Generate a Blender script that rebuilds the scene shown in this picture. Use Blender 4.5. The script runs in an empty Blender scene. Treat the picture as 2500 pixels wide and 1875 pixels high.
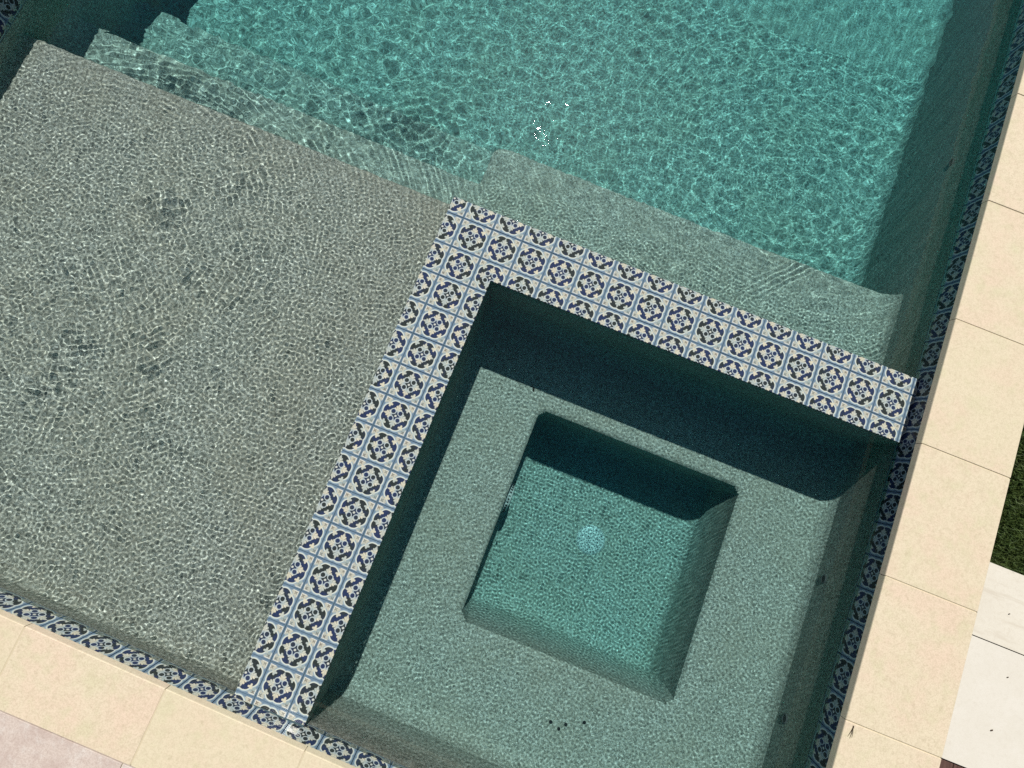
import bpy, math, random
import numpy as np
from mathutils import Vector, Matrix

sc = bpy.context.scene
C = sc.collection
R_ = math.radians
random.seed(4)
rng = np.random.default_rng(11)

# ------------------------------------------------------------------ camera, world, sun, exposure
cam = bpy.data.cameras.new('camera'); cam_o = bpy.data.objects.new('camera', cam); C.objects.link(cam_o)
sc.camera = cam_o
cam.sensor_width = 36; cam.lens = 36 * 1100 / 2500; cam.clip_start = .05; cam.clip_end = 400
CAM_Q = (-0.122915, -0.013163, 0.378961, 0.539277, -0.922057, 2.082278)
def cam_matrix(q):
    r = np.array(q[:3]); t = np.linalg.norm(r); k = r / t
    K = np.array([[0, -k[2], k[1]], [k[2], 0, -k[0]], [-k[1], k[0], 0]])
    Rm = (np.eye(3) + math.sin(t) * K + (1 - math.cos(t)) * K @ K) @ np.diag([1., -1., -1.])
    # rows of Rm: camera right, down, forward in world axes
    M = Matrix(((Rm[0][0], -Rm[1][0], -Rm[2][0], q[3]), (Rm[0][1], -Rm[1][1], -Rm[2][1], q[4]),
                (Rm[0][2], -Rm[1][2], -Rm[2][2], q[5]), (0, 0, 0, 1)))
    return M
cam_o.matrix_world = cam_matrix(CAM_Q)

SUN_EL, SUN_AZ = 52.9, 101.8            # degrees; azimuth counted from +X towards +Y
world = bpy.data.worlds.new('World'); sc.world = world; world.use_nodes = True
wn = world.node_tree; bg = wn.nodes['Background']
sky = wn.nodes.new('ShaderNodeTexSky'); sky.sky_type = 'NISHITA'; sky.sun_disc = False
sky.sun_elevation = R_(SUN_EL); sky.sun_rotation = R_(90 - SUN_AZ)
sky.air_density = .7; sky.dust_density = 1.6; sky.ozone_density = 1.5; sky.altitude = 300
wn.links.new(sky.outputs[0], bg.inputs[0]); bg.inputs[1].default_value = .05
sun = bpy.data.lights.new('sun', 'SUN'); sun.energy = 5.0; sun.angle = R_(.53); sun.color = (1, .955, .88)
sun.cycles.is_caustics_light = True
sun_o = bpy.data.objects.new('sun', sun); C.objects.link(sun_o)
sd = Vector((math.cos(R_(SUN_EL)) * math.cos(R_(SUN_AZ)), math.cos(R_(SUN_EL)) * math.sin(R_(SUN_AZ)), math.sin(R_(SUN_EL))))
sun_o.rotation_euler = sd.to_track_quat('Z', 'Y').to_euler(); sun_o.location = sd * 20
sc.view_settings.view_transform = 'Standard'; sc.view_settings.look = 'None'
sc.view_settings.exposure = 0.42; sc.view_settings.gamma = 1; sc.view_settings.use_curve_mapping = False
cy = sc.cycles
cy.caustics_refractive = True; cy.caustics_reflective = True; cy.blur_glossy = 0
cy.max_bounces = 8; cy.diffuse_bounces = 3; cy.glossy_bounces = 3; cy.transmission_bounces = 6; cy.transparent_max_bounces = 8
cy.use_denoising = False; cy.sample_clamp_indirect = 4.0; cy.use_adaptive_sampling = False

# ------------------------------------------------------------------ layout (metres; z = 0 is the dry top of the tiled spa wall)
ZW = -.012                      # still water level
AX0, AX1 = -.085, .240          # left arm of the spa wall
AY0, AY1 = .085, -.242          # top arm of the spa wall
XR, XL, YT = 2.338, -2.47, 4.6  # pool walls: right, left, far
def ybot(x): return -2.345 - .028 * (x - .1)     # near wall, a little out of square
CB, CT = .103, .133             # underside and top of the coping stones
ZS, ZB, ZF = -.16, -.485, -.99  # tanning shelf, spa bench, spa footwell
FX0, FX1, FY0, FY1 = .711, 1.868, -1.845, -.695  # footwell opening
STEPS = [(.10, -.16), (.375, -.478), (.72, -.80)] # front edge y, level before it

# ------------------------------------------------------------------ helpers
def col(o, parent=None):
    C.objects.link(o)
    if parent is not None: o.parent = parent
    return o
def tag(o, label=None, cat=None, group=None, kind=None):
    if label: o['label'] = label
    if cat: o['category'] = cat
    if group: o['group'] = group
    if kind: o['kind'] = kind
    return o
def mesh_obj(name, v, f, mat=None, parent=None, loc=None, smooth_angle=None, receiver=False):
    me = bpy.data.meshes.new(name); me.from_pydata([tuple(p) for p in v], [], f); me.update()
    if mat: me.materials.append(mat)
    if smooth_angle is not None:
        me.polygons.foreach_set('use_smooth', [True] * len(me.polygons)); me.set_sharp_from_angle(angle=R_(smooth_angle))
    o = col(bpy.data.objects.new(name, me), parent)
    if loc is not None: o.location = loc
    if receiver: o.cycles.is_caustics_receiver = True
    return o
def empty(name, loc=(0, 0, 0)):
    o = col(bpy.data.objects.new(name, None)); o.location = loc; return o
def big_mesh(name, V, F, mat, smooth=True, angle=None):
    me = bpy.data.meshes.new(name)
    me.vertices.add(len(V)); me.vertices.foreach_set('co', np.asarray(V, np.float32).ravel())
    n = F.shape[1]
    me.loops.add(F.size); me.polygons.add(len(F))
    me.loops.foreach_set('vertex_index', F.astype(np.int32).ravel())
    me.polygons.foreach_set('loop_start', (np.arange(len(F)) * n).astype(np.int32))
    me.update(calc_edges=True)
    me.polygons.foreach_set('use_smooth', np.full(len(F), smooth))
    if angle: me.set_sharp_from_angle(angle=R_(angle))
    me.materials.append(mat)
    return col(bpy.data.objects.new(name, me))
def prism(poly, z0, z1, ch=0.0):
    """polygon (counter-clockwise) extruded z0..z1, its top edge chamfered by ch"""
    n = len(poly); P = [Vector((p[0], p[1])) for p in poly]
    ins = []
    for i in range(n):
        a, b, c = P[i - 1], P[i], P[(i + 1) % n]
        n1 = Vector((-(b - a).y, (b - a).x)).normalized(); n2 = Vector((-(c - b).y, (c - b).x)).normalized()
        m = (n1 + n2); m = m / max(m.length_squared, 1e-6) * 2
        ins.append(b + m * ch * .5 * 1.0 if ch else b)
    v = [(p.x, p.y, z0) for p in P]
    f = [tuple(range(n))[::-1]]
    if ch:
        v += [(p.x, p.y, z1 - ch) for p in P] + [(p.x, p.y, z1 - ch * .3) for p in [P[i] + (ins[i] - P[i]) * .35 for i in range(n)]] + [(p.x, p.y, z1) for p in ins]
        L = 4
    else:
        v += [(p.x, p.y, z1) for p in P]; L = 2
    for l in range(L - 1):
        for i in range(n):
            j = (i + 1) % n
            f.append((l * n + i, l * n + j, (l + 1) * n + j, (l + 1) * n + i))
    f.append(tuple((L - 1) * n + i for i in range(n)))
    return v, f
def rect(x0, x1, y0, y1): return [(x0, y0), (x1, y0), (x1, y1), (x0, y1)]
def lathe(profile, n=32):
    v, f = [], []
    for r, z in profile:
        for k in range(n):
            a = 2 * math.pi * k / n; v.append((r * math.cos(a), r * math.sin(a), z))
    for l in range(len(profile) - 1):
        for k in range(n):
            j = (k + 1) % n; f.append((l * n + k, l * n + j, (l + 1) * n + j, (l + 1) * n + k))
    f.append(tuple(((len(profile) - 1) * n + k) for k in range(n)))
    return v, f
def tube(pts, r, n=6):
    v, f = [], []
    pts = [Vector(p) for p in pts]
    for i, p in enumerate(pts):
        d = (pts[min(i + 1, len(pts) - 1)] - pts[max(i - 1, 0)]).normalized()
        a = d.orthogonal().normalized(); b = d.cross(a)
        rr = r if not hasattr(r, '__len__') else r[i]
        for k in range(n):
            t = 2 * math.pi * k / n; v.append(p + a * rr * math.cos(t) + b * rr * math.sin(t))
    for i in range(len(pts) - 1):
        for k in range(n):
            j = (k + 1) % n; f.append((i * n + k, i * n + j, (i + 1) * n + j, (i + 1) * n + k))
    f.append(tuple(range(n))[::-1]); f.append(tuple((len(pts) - 1) * n + k for k in range(n)))
    return v, f

# ------------------------------------------------------------------ materials
ALB = .76           # the palette below was matched at exposure 0; the picture is exposed a little brighter
class NT:
    """small expression builder for shader nodes"""
    def __init__(s, name):
        s.m = bpy.data.materials.new(name); s.m.use_nodes = True; s.t = s.m.node_tree; s.t.nodes.clear()
        s.out = s.t.nodes.new('ShaderNodeOutputMaterial')
    def node(s, typ, **kw):
        n = s.t.nodes.new(typ)
        for k, v in kw.items(): setattr(n, k, v)
        return n
    def set(s, inp, v):
        if isinstance(v, bpy.types.NodeSocket): s.t.links.new(v, inp)
        elif isinstance(v, (tuple, list)) and len(v) == 3 and inp.type == 'RGBA': inp.default_value = (*v, 1)
        else: inp.default_value = v
    def mth(s, op, a, b=None, c=None, clamp=False):
        n = s.node('ShaderNodeMath', operation=op, use_clamp=clamp)
        s.set(n.inputs[0], a)
        if b is not None: s.set(n.inputs[1], b)
        if c is not None: s.set(n.inputs[2], c)
        return n.outputs[0]
    def mix(s, fac, a, b, blend='MIX'):
        n = s.node('ShaderNodeMix', data_type='RGBA', blend_type=blend)
        s.set(n.inputs[0], fac); s.set(n.inputs[6], a); s.set(n.inputs[7], b); return n.outputs[2]
    def noise(s, vec, scale, detail=3, rough=.55, dim='3D', w=None):
        n = s.node('ShaderNodeTexNoise', noise_dimensions=dim)
        if vec is not None: s.set(n.inputs['Vector'], vec)
        if w is not None: s.set(n.inputs['W'], w)
        n.inputs['Scale'].default_value = scale; n.inputs['Detail'].default_value = detail; n.inputs['Roughness'].default_value = rough
        return n.outputs[0], n.outputs[1]
    def ramp(s, fac, stops):
        n = s.node('ShaderNodeValToRGB'); e = n.color_ramp.elements
        while len(e) < len(stops): e.new(.5)
        for i, (p, c) in enumerate(stops): e[i].position = p; e[i].color = (*c, 1) if len(c) == 3 else c
        s.set(n.inputs[0], fac); return n.outputs[0]
    def sstep(s, x, lo, hi):
        n = s.node('ShaderNodeMapRange', interpolation_type='SMOOTHSTEP')
        s.set(n.inputs[0], x); n.inputs[1].default_value = lo; n.inputs[2].default_value = hi; return n.outputs[0]
    def principled(s, color, rough=.7, spec=.3, bump=None, bstr=.3, bdist=.002):
        color = s.mix(1.0, color, (ALB, ALB, ALB), 'MULTIPLY')
        p = s.node('ShaderNodeBsdfPrincipled'); s.set(p.inputs['Base Color'], color); s.set(p.inputs['Roughness'], rough)
        p.inputs['Specular IOR Level'].default_value = spec
        if bump is not None:
            b = s.node('ShaderNodeBump'); s.set(b.inputs['Height'], bump); b.inputs['Strength'].default_value = bstr; b.inputs['Distance'].default_value = bdist
            s.t.links.new(b.outputs[0], p.inputs['Normal'])
        s.t.links.new(p.outputs[0], s.out.inputs[0]); return s.m
    def pos(s): return s.node('ShaderNodeNewGeometry').outputs['Position']
    def obj(s): return s.node('ShaderNodeTexCoord').outputs['Object']
    def rand(s): return s.node('ShaderNodeObjectInfo').outputs['Random']

def plaster_mat():
    """pebble plaster: grey-beige cement with pale quartz and dark pebble grains"""
    n = NT('pebble_plaster'); P = n.pos()
    v = n.node('ShaderNodeTexVoronoi', feature='F1'); n.set(v.inputs['Vector'], P); v.inputs['Scale'].default_value = 190
    g = n.node('ShaderNodeSeparateColor'); n.set(g.inputs[0], v.outputs['Color'])
    grain = n.ramp(g.outputs[0], [(0, (.05, .055, .05)), (.20, (.13, .13, .11)), (.28, (.34, .335, .29)), (.70, (.44, .43, .375)), (.78, (.66, .65, .59)), (1, (.88, .87, .82))])
    f1, _ = n.noise(P, 420, 2); f2, _ = n.noise(P, 2.3, 4); f3, _ = n.noise(P, 38, 3)
    c = n.mix(.30, grain, (.42, .41, .36))
    c = n.mix(n.sstep(f1, .35, .7), n.mix(.3, c, (.20, .20, .18)), c)
    c = n.mix(n.mth('MULTIPLY', n.sstep(f2, .35, .72), .25), c, (.36, .31, .23))
    c = n.mix(n.mth('MULTIPLY', n.sstep(f3, .4, .7), .15), c, (.27, .28, .25))
    return n.principled(c, .85, .0, n.mth('ADD', f1, v.outputs['Distance']), .25, .0012)

def tile_mat():
    """glazed patterned tile: dark quatrefoil, four pierced rounds, cream palmettes, corner ornaments"""
    n = NT('painted_glazed_tile'); M = n.mth
    tc = n.obj(); sp = n.node('ShaderNodeSeparateXYZ'); n.set(sp.inputs[0], tc)
    rnd = n.rand()
    wob, wc = n.noise(tc, 60, 2, w=None)
    u = M('MULTIPLY', sp.outputs[0], 1 / .0757); v = M('MULTIPLY', sp.outputs[1], 1 / .0757)
    # slight hand-drawn wobble
    nz, nc = n.noise(tc, 45, 1); ns = n.node('ShaderNodeSeparateColor'); n.set(ns.inputs[0], nc)
    u = M('ADD', u, M('MULTIPLY', M('SUBTRACT', ns.outputs[0], .5), .05)); v = M('ADD', v, M('MULTIPLY', M('SUBTRACT', ns.outputs[1], .5), .05))
    au = M('ABSOLUTE', u); av = M('ABSOLUTE', v)
    a = M('MAXIMUM', au, av); b = M('MINIMUM', au, av)
    def circ(cx, cy, r, A=None, B=None):
        A = a if A is None else A; B = b if B is None else B
        dx = M('SUBTRACT', A, cx); dy = M('SUBTRACT', B, cy)
        return M('SUBTRACT', M('SQRT', M('ADD', M('MULTIPLY', dx, dx), M('MULTIPLY', dy, dy))), r)
    def union(*ds):
        d = ds[0]
        for e in ds[1:]: d = M('MINIMUM', d, e)
        return d
    def inside(d, w=.018): return n.sstep(M('MULTIPLY', d, -1), -w, w)
    quat = union(circ(.47, .20, .37), circ(0, 0, .5))
    rounds = circ(.225, .225, .128)
    leafd = union(circ(.34, 0, .11), circ(.49, .0, .085), circ(.61, 0, .070), circ(.68, 0, .046), circ(.735, 0, .026), circ(.545, .115, .055), circ(.49, .085, .05), circ(.415, .185, .058), circ(.37, .12, .06))
    curls = union(circ(.61, .61, .085), circ(.575, .455, .058), circ(.535, .535, .052), circ(.60, .53, .05))
    dot = circ(0, 0, .062)
    # colours
    n1, _ = n.noise(tc, 38, 2); n2, _ = n.noise(tc, 22, 2); n3, _ = n.noise(tc, 110, 3)
    seed = n.node('ShaderNodeTexNoise', noise_dimensions='4D'); n.set(seed.inputs['Vector'], tc); n.set(seed.inputs['W'], M('MULTIPLY', rnd, 37.0)); seed.inputs['Scale'].default_value = 17; seed.inputs['Detail'].default_value = 1
    navy = n.mix(n.sstep(seed.outputs[0], .42, .60), (.001, .012, .075), (.006, .010, .008))
    navy = n.mix(M('MULTIPLY', n3, .15), navy, (.02, .03, .04))
    cream = n.mix(n.sstep(seed.outputs[0], .38, .62), (.58, .55, .41), (.40, .46, .43))
    cream = n.mix(n.sstep(n1, .48, .7), cream, (.62, .60, .48))
    blue = n.mix(n1, (.075, .14, .23), (.15, .23, .31))
    pale = n.mix(n.sstep(n2, .4, .62), (.45, .45, .37), (.27, .34, .34))
    c = pale
    # corner brown crosses in the corner triangles
    du = M('SUBTRACT', au, .795); dv = M('SUBTRACT', av, .795)
    p1 = M('ABSOLUTE', M('ADD', du, dv)); p2 = M('ABSOLUTE', M('SUBTRACT', du, dv))
    cross = M('MINIMUM', M('SUBTRACT', p1, .028), M('SUBTRACT', p2, .028))
    reach = circ(.795, .795, .105, au, av)
    c = n.mix(M('MULTIPLY', inside(M('MAXIMUM', cross, reach), .015), .85), c, n.mix(n.sstep(seed.outputs[0], .4, .6), (.12, .07, .045), (.13, .15, .14)))
    frame = M('SUBTRACT', M('ABSOLUTE', M('SUBTRACT', a, .91)), .018)
    c = n.mix(M('MULTIPLY', inside(frame, .012), n.sstep(b, .5, .62)), c, (.66, .66, .60))
    c = n.mix(n.sstep(a, .925, .945), c, blue)
    c = n.mix(M('MULTIPLY', n.sstep(a, .84, .90), M('SUBTRACT', 1, n.sstep(b, .50, .64))), c, blue)
    c = n.mix(inside(M('SUBTRACT', quat, .115)), c, n.mix(.45, blue, (.34, .40, .44)))
    c = n.mix(inside(M('SUBTRACT', quat, .080)), c, (.38, .50, .54))
    c = n.mix(inside(M('SUBTRACT', quat, .055)), c, (.58, .62, .55))
    c = n.mix(inside(quat, .014), c, navy)
    c = n.mix(inside(curls, .014), c, cream)
    # leaves on the dark ground with grey veins
    vein = n.mix(inside(M('MAXIMUM', M('SUBTRACT', b, .018), M('SUBTRACT', .3, a)), .012), cream, n.mix(.5, cream, (.22, .28, .31)))
    vein = n.mix(M('SUBTRACT', 1, n.sstep(a, .24, .40)), vein, (.26, .33, .36))
    c = n.mix(inside(leafd, .014), c, vein)
    core = M('MAXIMUM', M('SUBTRACT', a, .40), M('SUBTRACT', M('ADD', a, b), .60))
    c = n.mix(inside(M('SUBTRACT', rounds, .048), .012), c, (.42, .49, .50))
    c = n.mix(inside(rounds, .012), c, navy)
    c = n.mix(inside(M('SUBTRACT', dot, .03)), c, (.05, .07, .08))
    c = n.mix(inside(dot), c, (.55, .57, .52))
    # hue drift from tile to tile and crackle
    c = n.mix(M('MULTIPLY', n3, .22), c, (.22, .26, .27))
    rb, _ = n.noise(tc, 55, 3)
    h = M('ADD', M('MULTIPLY', rb, .4), M('MULTIPLY', n.sstep(quat, -.02, .04), .25))
    return n.principled(c, n.mth('ADD', .05, n.mth('MULTIPLY', n3, .06)), .14, h, .10, .001)

def stone_mat(name, base, tint1, tint2, speck, sp_amt=.25, big=3.0, streak=None, rough=.75):
    n = NT(name); P = n.pos(); rnd = n.rand()
    off = n.node('ShaderNodeVectorMath', operation='ADD'); n.set(off.inputs[0], P)
    cmb = n.node('ShaderNodeCombineXYZ'); n.set(cmb.inputs[0], n.mth('MULTIPLY', rnd, 50)); n.set(cmb.inputs[1], n.mth('MULTIPLY', rnd, 31)); n.set(off.inputs[1], cmb.outputs[0])
    V = off.outputs[0]
    a, _ = n.noise(V, big, 5, .6); b, _ = n.noise(V, big * 2.7, 4, .6); f, _ = n.noise(V, 170, 3, .75); g, _ = n.noise(V, 55, 4, .7); s, _ = n.noise(V, 26, 5, .7)
    c = n.mix(n.sstep(a, .38, .66), base, tint1)
    c = n.mix(n.mth('MULTIPLY', n.sstep(b, .45, .75), .7), c, tint2)
    c = n.mix(n.mth('MULTIPLY', n.sstep(f, .38, .7), sp_amt), c, speck)
    c = n.mix(n.mth('MULTIPLY', n.sstep(g, .46, .68), .26), c, speck)
    c = n.mix(n.mth('MULTIPLY', n.sstep(s, .60, .74), .5), c, speck)
    if streak:
        mp = n.node('ShaderNodeMapping'); n.set(mp.inputs[0], V); mp.inputs['Scale'].default_value = streak
        st, _ = n.noise(mp.outputs[0], 9, 5, .7)
        c = n.mix(n.mth('MULTIPLY', n.sstep(st, .52, .72), .55), c, speck)
    c = n.mix(n.mth('MULTIPLY', rnd, .35), c, tint2)
    return n.principled(c, rough, .25, n.mth('ADD', f, g), .18, .001)

M_plaster = plaster_mat()
M_tile = tile_mat()
M_coping = stone_mat('cream_limestone', (.685, .60, .45), (.70, .565, .44), (.60, .565, .38), (.40, .33, .22), .42, 4.5)
M_pink = stone_mat('pale_pinkish_stone', (.60, .52, .465), (.52, .43, .385), (.66, .62, .575), (.36, .28, .24), .5, 9)
M_trav = stone_mat('white_travertine', (.66, .625, .535), (.61, .575, .49), (.69, .66, .58), (.46, .40, .31), .22, 2, (.35, 3.2, 1))
M_trav_plain = stone_mat('off_white_travertine', (.655, .625, .55), (.62, .59, .51), (.68, .655, .59), (.50, .455, .375), .22, 4)
def flat_mat(name, c, rough=.7, spec=.3, var=.3, scale=60):
    n = NT(name); f, _ = n.noise(n.pos(), scale, 4, .6)
    return n.principled(n.mix(n.mth('MULTIPLY', f, var), c, tuple(x * .35 for x in c)), rough, spec, f, .2, .001)
M_grout = flat_mat('teal_grey_grout', (.07, .115, .135), .9, .1)
M_cgrout = flat_mat('cream_grout', (.62, .54, .38), .9, .1)
M_white = flat_mat('white_plastic', (.62, .62, .60), .4, .4, .12)
M_jet = flat_mat('grey_plastic', (.10, .11, .11), .5, .3, .2)
M_black = flat_mat('black_plastic', (.012, .014, .016), .5, .3)
M_soil = flat_mat('brown_soil', (.06, .045, .03), .95, 0, .5, 20)
M_leaf = flat_mat('dry_leaf', (.34, .20, .12), .8, .1, .5, 90)
M_dleaf = flat_mat('dark_leaf', (.02, .018, .012), .8, .1, .5, 90)
M_twig = flat_mat('dark_twig', (.07, .05, .035), .8, .1, .4, 90)
def wood_mat():
    n = NT('dark_stained_wood'); P = n.pos(); mp = n.node('ShaderNodeMapping'); n.set(mp.inputs[0], P); mp.inputs['Scale'].default_value = (30, 2.5, 4)
    f, _ = n.noise(mp.outputs[0], 5, 5, .65)
    return n.principled(n.ramp(f, [(.2, (.035, .018, .014)), (.55, (.10, .055, .042)), (.8, (.17, .10, .08))]), .7, .3, f, .4, .002)
M_wood = wood_mat()
def grass_mat():
    n = NT('grass_blade'); rnd, _ = n.noise(n.pos(), 130, 2); g, _ = n.noise(n.pos(), 9, 3)
    c = n.ramp(rnd, [(.25, (.018, .035, .008)), (.5, (.045, .085, .018)), (.72, (.10, .14, .035))])
    c = n.mix(n.mth('MULTIPLY', n.sstep(g, .45, .7), .5), c, (.07, .085, .025))
    return n.principled(c, .6, .25)
M_grass = grass_mat()
def ground_mat():
    n = NT('lawn_ground'); a, _ = n.noise(n.pos(), 35, 5, .7); b, _ = n.noise(n.pos(), .8, 4)
    c = n.ramp(a, [(.3, (.012, .02, .006)), (.6, (.04, .065, .016))]); c = n.mix(n.mth('MULTIPLY', b, .4), c, (.06, .065, .025))
    return n.principled(c, .95, 0, a, .8, .01)
M_ground = ground_mat()

# ------------------------------------------------------------------ the pool shell: one height function, cut into floor, shelf, steps, bench, footwell
G = .010
def cove(d, r):
    t = np.clip(r - d, 0, r); return r - np.sqrt(np.maximum(r * r - t * t, 0))
def rim(d, r):       # drop of a rounded outer edge, d = distance back from the edge
    t = np.clip(r - d, 0, r); return r - np.sqrt(np.maximum(r * r - t * t, 0))
def sd_rrect(X, Y, x0, x1, y0, y1, r):
    qx = np.abs(X - (x0 + x1) / 2) - (x1 - x0) / 2 + r; qy = np.abs(Y - (y0 + y1) / 2) - (y1 - y0) / 2 + r
    return np.hypot(np.maximum(qx, 0), np.maximum(qy, 0)) + np.minimum(np.maximum(qx, qy), 0) - r
def shell_height(X, Y):
    Z = np.zeros_like(X)
    # main pool beyond the steps and the bench
    deep = -1.03 - .045 * np.clip(Y - .7, 0, 4)
    ns = lambda s: np.sin(X * 1.7 + s) * np.sin(Y * 1.3 + 2 * s) * .004
    Z = deep + ns(0)
    # bench along the far side of the spa wall
    sb = sd_rrect(X, Y, AX0, XR + 1, -1.0, .64, .07)
    Zb = np.where(Y > STEPS[1][0], -.48 - rim(-sb, .03), -.48 - rim(.64 - Y, .03))
    Z = np.where(sb < 0, Zb, np.maximum(Z, np.where((Y > .1) & (X > -.3), deep + cove(sb, .05), -9)))
    # steps across the left part
    left = X < AX0
    prev = None
    zz = deep + cove(Y - STEPS[2][0], .05)
    for (ye, ze), nxt in zip(STEPS[::-1], [STEPS[1][0], STEPS[0][0], -9]):
        m = Y < ye
        level = ze - rim(ye - Y, .022)
        if nxt > -5: level = np.maximum(level, ze + cove(Y - nxt, .025))
        zz = np.where(m, level, zz)
    Z = np.where(left, zz, Z)
    # spa
    spa = (X > .08) & (Y < -.08)
    sf = sd_rrect(X, Y, FX0, FX1, FY0, FY1, .06)
    zsp = ZB - rim(sf, .030)
    zin = ZF + cove(-sf, .11)
    zsp = np.where(sf < 0, zin, zsp)
    dsp = np.minimum(np.minimum(X - AX1, XR - X), np.minimum(AY1 - Y, Y - ybot(X)))
    zsp = zsp + cove(np.maximum(dsp, 0), .085)
    Z = np.where(spa, zsp, Z)
    # coves against the outer walls
    dw = np.minimum(np.minimum(XR - X, X - XL), YT - Y)
    Z = np.where(~spa, Z + np.where(left & (Y < STEPS[0][0]), cove(np.maximum(dw, 0), .03), cove(np.maximum(dw, 0), .10)), Z)
    dn = np.maximum(Y - ybot(X), 0)
    Z = np.where((~spa) & left, Z + cove(dn, .03), Z)
    Z = np.where((~spa) & left, Z + cove(np.maximum(AX0 - X, 0), .02) * (Y < .1), Z)
    return Z
xs = np.concatenate([np.arange(XL - .02, XR + .02, G)]); ys = np.arange(-2.47, YT + .01, G)
gx, gy = np.meshgrid(xs, ys)
gz = shell_height(gx, gy)
gz = gz + (rng.standard_normal(gz.shape) * .0004)
cxm = (gx[:-1, :-1] + gx[1:, 1:]) / 2; cym = (gy[:-1, :-1] + gy[1:, 1:]) / 2
sfc = sd_rrect(cxm, cym, FX0, FX1, FY0, FY1, .06)
spa_m = (cxm > .1) & (cym < -.1)
lab = np.full(cxm.shape, 0)                                # 0 pool floor
lab[(cxm < AX0) & (cym < STEPS[0][0])] = 1                 # tanning shelf
lab[(cxm < AX0) & (cym >= STEPS[0][0]) & (cym < STEPS[1][0] + .004)] = 2
lab[(cxm < AX0) & (cym >= STEPS[1][0] + .004) & (cym < STEPS[2][0] + .004)] = 3
lab[(cxm >= AX0) & (sd_rrect(cxm, cym, AX0, XR + 1, -1.0, .64, .07) < .004) & ~spa_m] = 4
lab[spa_m] = 5
lab[spa_m & (sfc < .002)] = 6
lab[((cxm > -.06) & (cxm < .215) & (cym < .06)) | ((cym < .06) & (cym > -.215) & (cxm > -.06))] = -1   # under the spa wall
idx = np.arange(gx.size).reshape(gx.shape)
quads = np.stack([idx[:-1, :-1], idx[:-1, 1:], idx[1:, 1:], idx[1:, :-1]], -1)
P3 = np.stack([gx, gy, gz], -1).reshape(-1, 3)
def shell_part(k, name):
    F = quads[lab == k]; used = np.unique(F); rm = np.zeros(gx.size, int); rm[used] = np.arange(len(used))
    o = big_mesh(name, P3[used], rm[F], M_plaster, True, 38); o['kind'] = 'structure'
    o.cycles.is_caustics_receiver = True
    return o
for k, nm in enumerate(['pool_floor', 'tanning_shelf', 'upper_pool_step', 'lower_pool_step', 'pool_bench', 'spa_bench', 'spa_footwell']):
    shell_part(k, nm)

# ------------------------------------------------------------------ tiles
TP, TS = .154, .1515
tile_cache = {}
def tile_mesh(x0, x1, y0, y1):
    """tile cut to x0..x1, y0..y1 around its own centre, slightly pillowed edges"""
    key = tuple(round(t, 4) for t in (x0, x1, y0, y1))
    if key in tile_cache: return tile_cache[key]
    v, f = prism(rect(x0, x1, y0, y1), -.008, 0, .0012)
    me = bpy.data.meshes.new('tile'); me.from_pydata(v, [], f); me.update(); me.materials.append(M_tile)
    tile_cache[key] = me; return me
def put_tile(parent, me, M):
    o = bpy.data.objects.new('tile', me); C.objects.link(o); o.parent = parent
    o.matrix_local = Matrix.Translation(parent.location).inverted() @ M
    o.cycles.is_caustics_receiver = True
    return o
def clip_tile(c, lo, hi):
    return max(-TS / 2, lo - c), min(TS / 2, hi - c)

# L-shaped spa wall, dry on top
wall = empty('spa_wall', (0, 0, -1.2)); tag(wall, 'low L-shaped wall topped with blue and white patterned tiles, standing between spa and pool', 'wall')
Lp = [(AX0 + .002, ybot(AX0) - .05), (AX1 - .002, ybot(AX1) - .05), (AX1 - .002, AY1 + .002), (XR + .02, AY1 + .002), (XR + .02, AY0 - .002), (AX0 + .002, AY0 - .002)]
v, f = prism(Lp, 0, 1.192 - .0)
b = mesh_obj('wall_core', v, f, M_plaster, wall, receiver=True)
v, f = prism([(x + (.003 if x < 0 else -.001), y) for x, y in Lp], 1.1925, 1.1972)
g_ = mesh_obj('grout', v, f, M_grout, wall, receiver=True)
inv = wall.matrix_world.inverted()
def top_tile(i, j, xlo, xhi, ylo, yhi):
    cx, cyy = (i - .5) * TP, -(j - .5) * TP
    x0, x1 = clip_tile(cx, xlo, xhi); y0, y1 = clip_tile(cyy, ylo, yhi)
    if x1 - x0 < .012 or y1 - y0 < .012: return
    jit = Matrix.Rotation(random.gauss(0, .0035), 4, 'X') @ Matrix.Rotation(random.gauss(0, .0035), 4, 'Y') @ Matrix.Rotation(random.gauss(0, .004), 4, 'Z')
    put_tile(wall, tile_mesh(x0, x1, y0, y1), Matrix.Translation((cx, cyy, random.gauss(0, .0004))) @ jit)
for i in range(0, 17):
    for j in range(0, 3): top_tile(i, j, AX0, XR, AY1 if i > 2 else (AY1 if i != 2 else AY1), AY0) if i > 2 else None
for i in (0, 1, 2):
    for j in range(0, 17):
        if i == 2 and j == 2:
            # notched tile at the inner corner: two pieces of one cut tile share the corner
            cx, cyy = 1.5 * TP, -1.5 * TP
            xa, xb = -TS / 2, TS / 2; ya, yb = -TS / 2, TS / 2
            nx, ny = AX1 - cx, AY1 - cyy
            pts = [(xa, ya), (nx, ya), (nx, ny), (xb, ny), (xb, yb), (xa, yb)]
            v, f = prism(pts, -.008, 0, .0012)
            me = bpy.data.meshes.new('tile'); me.from_pydata(v, [], f); me.update(); me.materials.append(M_tile)
            put_tile(wall, me, Matrix.Translation((cx, cyy, 0)))
            continue
        xlo, xhi = AX0, AX1
        ylo = ybot(0) + .004
        if j <= 1: xhi = 9
        if i == 2 and j < 2: xhi = 9
        top_tile(i, j, xlo, xhi, ylo, AY0)

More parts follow.
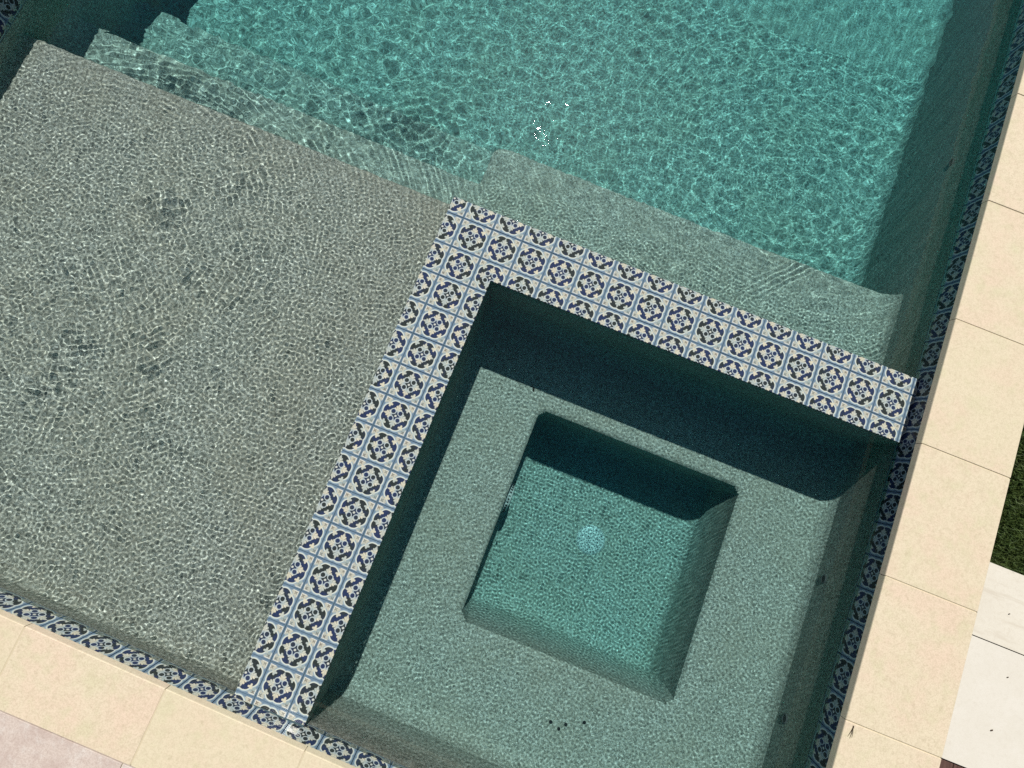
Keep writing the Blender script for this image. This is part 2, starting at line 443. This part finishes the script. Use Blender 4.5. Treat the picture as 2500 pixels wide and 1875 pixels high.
# ------------------------------------------------------------------ outer pool walls with a waterline row of tiles
TZ0 = -.046
def pool_wall(label, p0, p1, start, thick=.14, zbase=-1.6, rows=1):
    """vertical wall from p0 to p1, its tiled face on the left of that direction"""
    a = Vector((p0[0], p0[1])); bq = Vector((p1[0], p1[1])); d = (bq - a).normalized(); nrm = Vector((-d.y, d.x)); L = (bq - a).length
    root = empty('pool_wall', (a.x, a.y, zbase)); tag(root, label, 'wall')
    back = -nrm * thick
    poly = [a + back - nrm * 0, bq + back, bq, a]
    z1 = CB - zbase - .001
    def loc(p): return (p.x - a.x, p.y - a.y)
    v, f = prism([loc(a + back), loc(bq + back), loc(bq), loc(a)], 0, TZ0 - zbase - .002)
    mesh_obj('wall_plaster', v, f, M_plaster, root, receiver=True)
    v, f = prism([loc(a + back), loc(bq + back), loc(bq - nrm * .0075), loc(a - nrm * .0075)], TZ0 - zbase - .0019, z1)
    mesh_obj('grout', v, f, M_grout, root, receiver=True)
    s = start
    h0, h1 = TZ0, CB - .002
    cz = TZ0 + TS / 2
    y0, y1 = h0 - cz, h1 - cz
    X = Vector((d.x, d.y, 0)); Z = Vector((nrm.x, nrm.y, 0)); Y = Vector((0, 0, 1))
    if X.cross(Y).dot(Z) < 0: X = -X
    B = Matrix((( X.x, Y.x, Z.x, 0), (X.y, Y.y, Z.y, 0), (X.z, Y.z, Z.z, 0), (0, 0, 0, 1)))
    while s < L:
        c = s + TP / 2
        x0, x1 = max(-TS / 2, .001 - c), min(TS / 2, L - .001 - c)
        if x1 - x0 > .01:
            q = a + d * c + nrm * .0005
            if X.dot(Vector((d.x, d.y, 0))) < 0: x0, x1 = -x1, -x0
            put_tile(root, tile_mesh(x0, x1, y0, min(y1, TS / 2)), Matrix.Translation((q.x, q.y, cz)) @ B @ Matrix.Rotation(random.gauss(0, .004), 4, 'X') @ Matrix.Rotation(random.gauss(0, .004), 4, 'Y'))
        s += TP
    return root
# tile joints on the right wall are set from the photograph's joints
w_right = pool_wall('shaded right-hand pool wall with a waterline row of dark patterned tiles under cream coping', (XR, -2.43), (XR, YT), (-1.094 + 2.43) % TP - TP)
w_near = pool_wall('sunlit near pool wall with patterned waterline tiles above the tanning shelf and spa', (XL, ybot(XL)), (XR, ybot(XR)), .03 - TP)
w_left = pool_wall('left pool wall with patterned waterline tiles beside the steps', (XL, YT), (XL, ybot(XL)), .05 - TP)
w_far = pool_wall('far pool wall at the deep end', (XR, YT), (XL, YT), .02 - TP)

# ------------------------------------------------------------------ coping stones
def coping_run(name, label, stones, bed, dip=.0025):
    root = empty(name, (stones[0][0][0], stones[0][0][1], CB)); tag(root, label, 'coping')
    ox, oy = stones[0][0]
    for k, poly in enumerate(stones):
        v, f = prism([(x - ox, y - oy) for x, y in poly], 0, CT - CB + random.gauss(0, .0004), .0045)
        o = mesh_obj('coping_stone', v, f, M_coping, root)
    v, f = prism([(x - ox, y - oy) for x, y in bed], .002, CT - CB - dip)
    mesh_obj('joint_mortar', v, f, M_cgrout, root)
    return root
g = .0015
JR = [-3.4, -2.68, -2.07, -1.463, -.855, -.252, .360, .985, 1.59, 2.2, 2.81, 3.42, 4.03, 4.95]
RX0, RX1 = 2.305, 2.725
def near_edge(x): return ybot(x) + .020
def near_out(x): return -2.606 - .012 * (x + .58)
st = []
for y0, y1 in zip(JR[2:-1], JR[3:]): st.append(rect(RX0, RX1, y0 + g, y1 - g))
# corner stone cut round the pool's near right corner
st.append([(RX0, near_edge(RX0)), (RX0, -2.07 - g), (RX1, -2.07 - g), (RX1, near_out(RX1))][::-1] if False else [(RX0, near_out(RX0)), (RX1, near_out(RX1)), (RX1, -2.07 - g), (RX0, -2.07 - g)])
c_right = coping_run('pool_coping', 'wide cream limestone coping along the right side of pool and spa, beside the lawn', st, rect(RX0 + .004, RX1 - .004, -2.5, 4.94))
JB = [-3.0, -2.76, -2.14, -1.527, -.914, -.302, .299, .91, 1.52, 2.13]
st = []
for x0, x1 in zip(JB[1:], JB[2:] + [RX0]):
    x0g, x1g = x0 + g, x1 - g
    st.append([(x0g, near_out(x0)), (x1g, near_out(x1)), (x1g, near_edge(x1)), (x0g, near_edge(x0))])
c_near = coping_run('pool_coping', 'cream limestone coping along the near edge, below the tanning shelf and spa corner', st,
                    [(-2.7, near_out(-2.7) + .004), (RX0 - .004, near_out(RX0) + .004), (RX0 - .004, near_edge(RX0) - .004), (-2.7, near_edge(-2.7) - .004)], .0009)
st = [rect(XL - .29, XL + .03, y0 + g, y1 - g) for y0, y1 in zip([near_edge(XL) + .0, -1.7, -1.09, -.48, .13, .74, 1.35, 1.96, 2.57, 3.18, 3.79], [-1.7, -1.09, -.48, .13, .74, 1.35, 1.96, 2.57, 3.18, 3.79, 4.54])]
c_left = coping_run('pool_coping', 'cream limestone coping over the left pool wall beside the steps', st, rect(XL - .286, XL + .026, -2.2, 4.538))
st = [rect(x0 + g, x1 - g, YT - .03, YT + .3) for x0, x1 in zip(np.arange(XL + .03, 2.2, .61), list(np.arange(XL + .64, 2.2, .61)) + [RX0])]
c_far = coping_run('pool_coping', 'cream limestone coping across the far end of the pool', st, rect(XL + .034, RX0 - .004, YT - .026, YT + .296))

# ------------------------------------------------------------------ water
def build_water():
    hx = .0051
    wx = np.arange(XL - .006, XR + .006 + hx, hx); wy = np.arange(-2.44, YT + .006, hx)
    X, Y = np.meshgrid(wx, wy); ny, nx = X.shape
    fx = np.fft.fftfreq(nx, hx); fy = np.fft.fftfreq(ny, hx); KX, KY = np.meshgrid(fx, fy)
    K = np.hypot(KX, KY); TH = np.arctan2(KY, KX)
    def band(l0, l1, seed, aniso=None):
        r = np.random.default_rng(seed)
        F = np.fft.fft2(r.standard_normal(X.shape))
        lo, hi = 1 / l1, 1 / l0
        w = np.exp(-((np.log(np.maximum(K, 1e-6)) - np.log(math.sqrt(lo * hi))) / (np.log(hi / lo) / 2)) ** 2 * 1.2); w[0, 0] = 0
        w[K > 1 / .0145] = 0
        if aniso is not None: w *= .15 + np.exp(-((np.sin(TH - aniso)) / .45) ** 2)
        z = np.real(np.fft.ifft2(F * w))
        gyy, gxx = np.gradient(z, hx); return z / np.sqrt((gxx ** 2 + gyy ** 2).mean())      # unit rms slope
    def blob(cx, cy, sx, sy=None, ang=0):
        sy = sy or sx; c, s = math.cos(ang), math.sin(ang)
        dx, dy = X - cx, Y - cy; u, v = dx * c + dy * s, -dx * s + dy * c
        return np.exp(-(u / sx) ** 2 - (v / sy) ** 2)
    fine = band(.0165, .029, 1); mid = band(.035, .07, 2); large = band(.09, .22, 3); flow = band(.022, .04, 4, R_(20))
    def trains(cx, cy, l0, l1, stretch, seed, Rref=.6):
        n_ = 1024; h_ = .004; kx = np.fft.fftfreq(n_, h_); KXX, KYY = np.meshgrid(kx, kx); r = np.random.default_rng(seed)
        kk = np.hypot(KXX, KYY * stretch); lo, hi = 1 / l1, 1 / l0
        w = np.exp(-((np.log(np.maximum(kk, 1e-6)) - np.log(math.sqrt(lo * hi))) / (np.log(hi / lo) / 2)) ** 2 * 1.2) * (np.abs(KXX) > np.abs(KYY) * 1.6)
        w[kk < 1] = 0
        t = np.real(np.fft.ifft2(np.fft.fft2(r.standard_normal((n_, n_))) * w)); t /= np.sqrt((np.gradient(t, h_, axis=1) ** 2).mean())
        rr = np.hypot(X - cx, Y - cy) / h_; aa = (np.arctan2(Y - cy, X - cx) * Rref + 4) / h_
        i0, j0 = np.floor(rr).astype(int), np.floor(aa).astype(int); fu, fv = rr - i0, aa - j0
        g_ = lambda a_, b_: t[b_ % n_, a_ % n_]
        return (g_(i0, j0) * (1 - fu) * (1 - fv) + g_(i0 + 1, j0) * fu * (1 - fv) + g_(i0, j0 + 1) * (1 - fu) * fv + g_(i0 + 1, j0 + 1) * fu * fv)
    patch = band(.25, .6, 9); patch = np.clip(.5 + .5 * patch / patch.std(), 0, 1.6)
    patch2 = band(.25, .6, 10); patch2 = np.clip(.5 + .5 * patch2 / patch2.std(), 0, 1.6)
    t1 = trains(-1.75, -.55, .022, .036, 5, 21); t2 = trains(-2.3, -1.6, .022, .036, 5, 22); t3 = trains(-.5, .3, .02, .03, 4, 23, .4)
    ts = trains(.9, -2.6, .018, .028, 3, 24, 1.0); tb = trains(1.6, 1.9, .022, .036, 5, 25, 1.0)
    spa = 1 / (1 + np.exp(-(X - .1) / .01)) / (1 + np.exp((Y + .1) / .01))
    shelf = (1 - spa) / (1 + np.exp((Y - .1) / .06)) / (1 + np.exp((X - 0) / .02))
    deep = np.clip(1 - spa - shelf, 0, 1)
    bench = deep * (X > AX0) / (1 + np.exp((Y - .65) / .06))
    act = blob(-1.25, -.35, .45, .30, .5) + .9 * blob(-1.55, -1.35, .40, .65, .0) + .55 * blob(-.9, -1.0, .3, .6) + .35 * blob(-2.1, -.4, .5)
    actd = blob(-1.9, .5, .55, .35, -.1) + .6 * blob(-.9, .9, .5, .4)
    Z = np.zeros_like(X)
    ring1 = np.exp(-((np.hypot(X + 1.75, Y + .55) - .75) / .38) ** 2) * np.clip(X + 1.9, 0, .5) * 2
    Z += fine * (shelf * (.032 - .004 * act) + spa * .0052 + deep * (.0030 + .008 * bench))
    Z += mid * (shelf * (.003 + .015 * act * patch) + spa * .0014 + deep * (.0035 + .014 * actd * patch))
    Z += large * (shelf * (.006 + .022 * act) + spa * .0012 + deep * (.010 + .012 * actd))
    ridge = lambda H, e: -np.sqrt(H * H + e * e)
    r1 = ridge(band(.08, .17, 31), .0045); r2 = ridge(band(.16, .34, 32), .006)
    Z += (r1 - r1.mean()) * (shelf * (.004 + .045 * act * patch) + deep * (.003 + .014 * actd) * (1 - bench))
    Z += (r2 - r2.mean()) * deep * (.005 + .010 * actd)
    Z += t1 * shelf * (.010 + .026 * ring1 * patch) + t2 * shelf * (.010 + .016 * act * patch2) + t3 * shelf * .012
    Z += t1 * deep * (X < -.1) * .016 * np.exp(-np.clip(Y - .4, 0, 9) * 2.5)
    Z += ts * spa * .0028 + tb * deep * (X > -.3) * (.0025 + .007 * bench * patch)
    # rings spreading from return jets and from drops
    for (cx, cy, lam, amp, rad, r0) in [(-.92, -.52, .040, .00020, .34, .0), (-1.25, .06, .034, .00018, .28, .0), (-1.55, -1.15, .036, .00020, .38, 0),
                                        (-1.0, -1.55, .036, .00017, .4, 0), (-.75, 1.15, .06, .00022, .32, 0), (1.55, .95, .036, .00007, .18, 0),
                                        (-.55, -.95, .034, .00014, .45, 0)]:
        r = np.hypot(X - cx, Y - cy); wob = .35 * np.sin(np.arctan2(Y - cy, X - cx) * 3 + cx * 7) + .3 * large / np.abs(large).max()
        Z += amp * np.cos(2 * np.pi * r / lam + wob * 3) * np.exp(-(r / rad) ** 2) * (1 - spa)
    # wake of the return jet on the right wall: long ridges running down-left
    dx, dy = X - 2.2, Y - 1.35; c, s = math.cos(R_(228)), math.sin(R_(228)); u, v = dx * c + dy * s, -dx * s + dy * c
    Z += .00013 * np.cos(2 * np.pi * v / .030) * np.exp(-(v / .07) ** 2) * np.clip(u / .3, 0, 1) * (u < 1.1) * np.exp(-np.clip(u - .7, 0, 9) ** 2 * 8)
    Z += ZW
    # the water clings to the spa wall's inner edge: a thin rise
    dA = np.minimum(np.abs(X - AX1) + 9 * (Y > AY1) , np.abs(Y - AY1) + 9 * (X < AX1))
    Z += spa * .0035 * np.exp(-np.maximum(dA, 0) / .006)
    dO = np.minimum(np.abs(X - AX0) + 9 * (Y > AY0), np.abs(Y - AY0) + 9 * (X < AX0))
    Z += (1 - spa) * .0030 * np.exp(-np.maximum(dO, 0) / .006)
    Z = np.clip(Z, ZW - .009, -.0055)
    rows = np.concatenate([np.where(wy < 2.9)[0], np.where(wy >= 2.9)[0][::5], [ny - 1]])
    X, Y, Z = X[rows], Y[rows], Z[rows]; wy = wy[rows]; ny = len(rows)
    idx = np.arange(nx * ny).reshape(ny, nx)
    F = np.stack([idx[:-1, :-1], idx[:-1, 1:], idx[1:, 1:], idx[1:, :-1]], -1)
    cx, cy_ = (X[:-1, :-1] + X[1:, 1:]) / 2, (Y[:-1, :-1] + Y[1:, 1:]) / 2
    keep = ~(((cx > AX0 + .012) & (cx < AX1 - .012) & (cy_ < AY0 - .012)) | ((cy_ < AY0 - .012) & (cy_ > AY1 + .012) & (cx > AX0 + .012)))
    F = F[keep]; V = np.stack([X, Y, Z], -1).reshape(-1, 3)
    used = np.unique(F); rm = np.zeros(nx * ny, int); rm[used] = np.arange(len(used))
    return V[used], rm[F], wx, wy
def water_mat():
    n = NT('clear_water'); g = n.node('ShaderNodeBsdfGlass'); g.inputs['Roughness'].default_value = 0; g.inputs['IOR'].default_value = 1.333
    g.inputs['Color'].default_value = (1, 1, 1, 1); n.t.links.new(g.outputs[0], n.out.inputs[0]); return n.m
V, F, wx, wy = build_water()
M_water = water_mat()
wat = big_mesh('water', V, F, M_water, True); wat['kind'] = 'structure'; wat.cycles.is_caustics_caster = True
# pool water's colour: an absorbing body between floor and surface
n = NT('water_tint'); va = n.node('ShaderNodeVolumeAbsorption'); va.inputs['Color'].default_value = (.12, .93, .965, 1); va.inputs['Density'].default_value = 1.12
n.t.links.new(va.outputs[0], n.out.inputs[1])
v, f = prism(rect(XL - .03, XR + .03, -2.46, YT + .03), -1.5, -.0045)
body = mesh_obj('water_body', v, f, n.m); body['kind'] = 'structure'

# ------------------------------------------------------------------ ground, decks, lawn
GZ = .100
def ground():
    S = 60; x0, x1, y0, y1 = -2.6, 2.6, -2.5, 4.75
    v = [(-S, -S, GZ), (S, -S, GZ), (S, S, GZ), (-S, S, GZ), (x0, y0, GZ), (x1, y0, GZ), (x1, y1, GZ), (x0, y1, GZ)]
    f = [(0, 1, 5, 4), (1, 2, 6, 5), (2, 3, 7, 6), (3, 0, 4, 7)]
    o = mesh_obj('ground', v, f, M_ground); o['kind'] = 'structure'
ground()
def pavers(name, label, mats, quads_, bed, z0=GZ + .002, z1=.130):
    root = empty(name, (bed[0][0], bed[0][1], z0)); root['kind'] = 'structure'; root['label'] = label
    ox, oy = bed[0]
    for k, q in enumerate(quads_):
        v, f = prism([(x - ox, y - oy) for x, y in q], .001, z1 - z0 + random.gauss(0, .0006), .002)
        mesh_obj('paving_slab', v, f, mats[k % len(mats)] if isinstance(mats, list) else mats, root)
    v, f = prism([(x - ox, y - oy) for x, y in bed], 0, z1 - z0 - .004)
    mesh_obj('joint_mortar', v, f, M_cgrout, root)
    return root
# white travertine on the right: a streaked row, then larger plain slabs
DX = RX1 + .003
q = [rect(DX, DX + .62 - .002, -.950 + .001, -.632), rect(DX + .62, DX + 1.23, -.950 + .001, -.632), rect(DX + 1.232, DX + 1.8, -.949, -.632)]
pavers('travertine_edge', 'streaked white travertine row beside the lawn corner', M_trav, q, rect(DX + .001, DX + 1.8, -.948, -.634), z1=.1285)
q = [rect(DX, DX + .9, -1.462, -.9525), rect(DX + .902, DX + 1.8, -1.462, -.9525)]
pavers('travertine_paving', 'plain off-white travertine slabs beside the coping', M_trav_plain, q, rect(DX + .001, DX + 1.8, -1.461, -.953), z1=.129)
# pinkish stone paving below the near coping
q = []
xj = [-4.0, -3.0, -2.4, -1.62, -.98, -.333, .29, .9, 1.5, 2.1, RX1 - .002]
for r_ in range(4):
    for x0, x1 in zip(xj, xj[1:]):
        o_ = (r_ % 2) * .3
        x0, x1 = (x0 + o_ if x0 > -3.9 else x0), (x1 + o_ if x1 < RX1 - .01 else x1)
        ya, yb = -.62 * r_, -.62 * (r_ + 1)
        q.append([(x0 + .0015, near_out(x0) - .004 + yb + .0015), (x1 - .0015, near_out(x1) - .004 + yb + .0015), (x1 - .0015, near_out(x1) - .004 + ya - .0015), (x0 + .0015, near_out(x0) - .004 + ya - .0015)])
pavers('stone_paving', 'mottled pale pinkish stone paving beyond the near coping', M_pink, q, [(-4, near_out(-4) - .006 - 2.48), (RX1 - .003, near_out(RX1) - 2.486), (RX1 - .003, near_out(RX1) - .006), (-4, near_out(-4) - .006)], z1=.131)
# dark timber boards at the lower right
tb = empty('timber_boards', (DX, -1.5, GZ)); tag(tb, 'dark brown timber boards at the corner of travertine and coping', 'decking')
for k in range(14):
    x0 = .0 + k * .062; v, f = prism(rect(x0 + .001, x0 + .059, -1.9, .034 - .002), .002, .024, .002)
    mesh_obj('board', v, f, M_wood, tb)
v, f = prism(rect(0, .9, -1.9, .033), .0, .0018); mesh_obj('board_bed', v, f, M_soil, tb)

# lawn: a dense patch of blades where the photograph sees it
def lawn():
    r = np.random.default_rng(5); N = 42000
    x = r.uniform(RX1 + .004, RX1 + .95, N); y = r.uniform(-.628, 1.9, N); x = RX1 + .004 + (x - RX1 - .004) ** 1.15
    h = r.uniform(.016, .036, N); w = r.uniform(.0012, .0022, N); a = r.uniform(0, 2 * np.pi, N); lean = r.normal(0, .016, N); la = r.uniform(0, 2 * np.pi, N)
    b0 = np.stack([x - np.cos(a) * w, y - np.sin(a) * w, np.full(N, GZ)], -1); b1 = np.stack([x + np.cos(a) * w, y + np.sin(a) * w, np.full(N, GZ)], -1)
    mx, my = x + np.cos(la) * lean * .4, y + np.sin(la) * lean * .4
    m0 = np.stack([mx - np.cos(a) * w * .8, my - np.sin(a) * w * .8, GZ + h * .6], -1); m1 = np.stack([mx + np.cos(a) * w * .8, my + np.sin(a) * w * .8, GZ + h * .6], -1)
    t = np.stack([np.maximum(x + np.cos(la) * lean * 1.3, RX1 + .001), y + np.sin(la) * lean * 1.3, GZ + h], -1)
    V = np.concatenate([b0, b1, m0, m1, t]); i = np.arange(N)
    F = np.concatenate([np.stack([i, i + N, i + 3 * N], -1), np.stack([i, i + 3 * N, i + 2 * N], -1), np.stack([i + 2 * N, i + 3 * N, i + 4 * N], -1)])
    o = big_mesh('lawn_grass', V, F, M_grass, False); tag(o, 'short green lawn beside the right-hand coping', None, None, 'stuff')
lawn()

# ------------------------------------------------------------------ fittings
def drain_cover():
    root = empty('drain_cover', (1.305, -1.285, ZF)); tag(root, 'round white pierced drain cover on the spa footwell floor', 'drain')
    v, f = lathe([(.088, 0), (.088, .004), (.080, .012), (.074, .015), (.05, .0165), (.02, .017)], 48)
    mesh_obj('cover_plate', v, f, M_white, root, smooth_angle=30, receiver=True)
    vv, ff = [], []
    for ring, (rr, k) in enumerate([(0, 1), (.015, 6), (.028, 12), (.042, 17), (.056, 22), (.068, 26)]):
        for i in range(k):
            a = 2 * math.pi * (i + ring * .37) / k; cx, cyy = rr * math.cos(a), rr * math.sin(a)
            z = .0172 if rr < .03 else (.0170 if rr < .05 else .0162)
            b0 = len(vv)
            for t in range(8): vv.append((cx + .0031 * math.cos(t * math.pi / 4), cyy + .0031 * math.sin(t * math.pi / 4), z + .0004))
            ff.append(tuple(range(b0, b0 + 8)))
    h = mesh_obj('holes', vv, ff, M_black, root, receiver=True); h['kind'] = 'stuff'
    vv, ff = [], []
    for i in range(44):
        a = 2 * math.pi * i / 44; c, s = math.cos(a), math.sin(a); b0 = len(vv)
        for rr, t, z in [(.0885, -.0016, .001), (.0885, .0016, .001), (.080, .0016, .0128), (.080, -.0016, .0128)]:
            vv.append((rr * c - t * s, rr * s + t * c, z + .0006))
        ff.append(tuple(range(b0, b0 + 4)))
    h = mesh_obj('rim_slots', vv, ff, M_black, root, receiver=True); h['kind'] = 'stuff'
drain_cover()
def suction_cover():
    root = empty('suction_cover', (FX0 + .006, -1.21, -.70)); root.rotation_euler = (0, R_(90), 0)
    tag(root, 'round ribbed suction cover on the shaded left side of the footwell', 'drain')
    v, f = lathe([(.085, 0), (.085, .006), (.070, .028), (.02, .034)], 40)
    mesh_obj('cover_plate', v, f, M_white, root, smooth_angle=30, receiver=True)
    for i in range(28):
        a = 2 * math.pi * i / 28
        v, f = prism(rect(.070, .084, -.0028, .0028), .008, .020)
        o = mesh_obj('rib', v, f, M_black, root, receiver=True); o.rotation_euler = (0, 0, a)
suction_cover()
jet_mesh = {}
def jet(y, z, root, k=1.0):
    v, f = lathe([(.024 * k, 0), (.024 * k, .003), (.021 * k, .006), (.017 * k, .006), (.015 * k, .003)], 28)
    o = mesh_obj('jet_fitting', v, f, M_jet, root, smooth_angle=30, receiver=True)
    o.matrix_local = Matrix.Translation(root.location).inverted() @ Matrix.Translation((XR + .001, y, z)) @ Matrix.Rotation(R_(-90), 4, 'Y')
    v, f = lathe([(.0155 * k, 0), (.0155 * k, .0045), (.006 * k, .005)], 20)
    h = mesh_obj('jet_opening', v, f, M_black, o, receiver=True)
for y, z in [(-.972, -.335), (-1.66, -.325), (1.43, -.31)]: jet(y, z, w_right)
# air holes in the spa bench near the wall
vv, ff = [], []
for k, (x, y) in enumerate([(1.32, -2.132), (1.395, -2.116), (1.369, -2.147), (1.479, -2.074)]):
    v, f = lathe([(.0085, 0), (.0085, .0016), (.004, .0018)], 14)
    o = mesh_obj('air_nozzle', v, f, M_black, None, (x, y, ZB + .0005), receiver=True)
    tag(o, ['small dark air nozzle on the spa bench, leftmost of four', 'small dark air nozzle on the spa bench, between two others', 'small dark air nozzle on the spa bench, nearest the camera edge', 'small dark air nozzle on the spa bench, rightmost of four'][k], 'nozzle', 'air nozzles in the spa bench')

# ------------------------------------------------------------------ litter: leaves, needles, crumbs
def leaf(name, label, cx, cy, z, L, W, ang, mat, curl=.3):
    v, f = [], []
    n_ = 8
    for i in range(n_ + 1):
        t = i / n_; w = W * math.sin(math.pi * min(t * .96 + .02, 1)) ** .8
        for s in (-1, 0, 1): v.append((L * (t - .5), s * w / 2, abs(s) * w * curl + L * .12 * (t - .5) ** 2))
    for i in range(n_):
        for s in (0, 1): a = i * 3 + s; f.append((a, a + 3, a + 4, a + 1))
    o = mesh_obj(name, v, f, mat, None, (cx, cy, z), 60, True); o.rotation_euler = (0, 0, ang)
    tag(o, label, 'leaf'); return o
leaf('fallen_leaf', 'small pale brown leaf sunk on the pool bench near the right wall', 2.215, .31, -.492, .052, .016, -.6, M_leaf)
l2 = leaf('fallen_leaf', 'second pale brown leaf tip crossing the sunk leaf on the pool bench', 2.236, .298, -.490, .036, .014, -1.3, M_leaf)
leaf('fallen_leaf', 'tiny dark leaf on the spa bench below the shaded wall', .635, -.605, ZB + .003, .026, .009, -1.2, M_dleaf)
tw = empty('pine_needles', (2.340, -1.478, CT)); tag(tw, 'tiny tuft of dry needles on the coping beside a stone joint', 'needles')
for k, (dx, dy) in enumerate([(-.012, -.042), (-.002, -.046), (.006, -.040)]):
    v, f = tube([(0, k * .0 + .002, .002), (dx * .5, dy * .5, .004), (dx, dy, .0015)], [.0009, .0008, .0004], 5)
    mesh_obj('needle', v, f, M_twig, tw)
v, f = tube([(0, .006, .0015), (0, -.003, .0025)], .0024, 6); mesh_obj('needle_sheath', v, f, M_twig, tw)
for k, (x, y, s, lab_) in enumerate([(2.90, -1.285, .004, 'dark seed crumb on the plain travertine near the timber'), (2.915, -1.06, .003, 'tiny dark crumb on the plain travertine near its joint'), (2.86, -.81, .003, 'dark pit crumb on the streaked travertine row')]):
    v, f = lathe([(s * .6, 0), (s, s * .3), (s * .7, s * .7), (s * .2, s * .9)], 8); o = mesh_obj('crumb', v, f, M_twig, None, (x, y, .1295), 60)
    o.scale = (1.6, .8, 1); o.rotation_euler = (0, 0, .7); tag(o, lab_, 'debris')
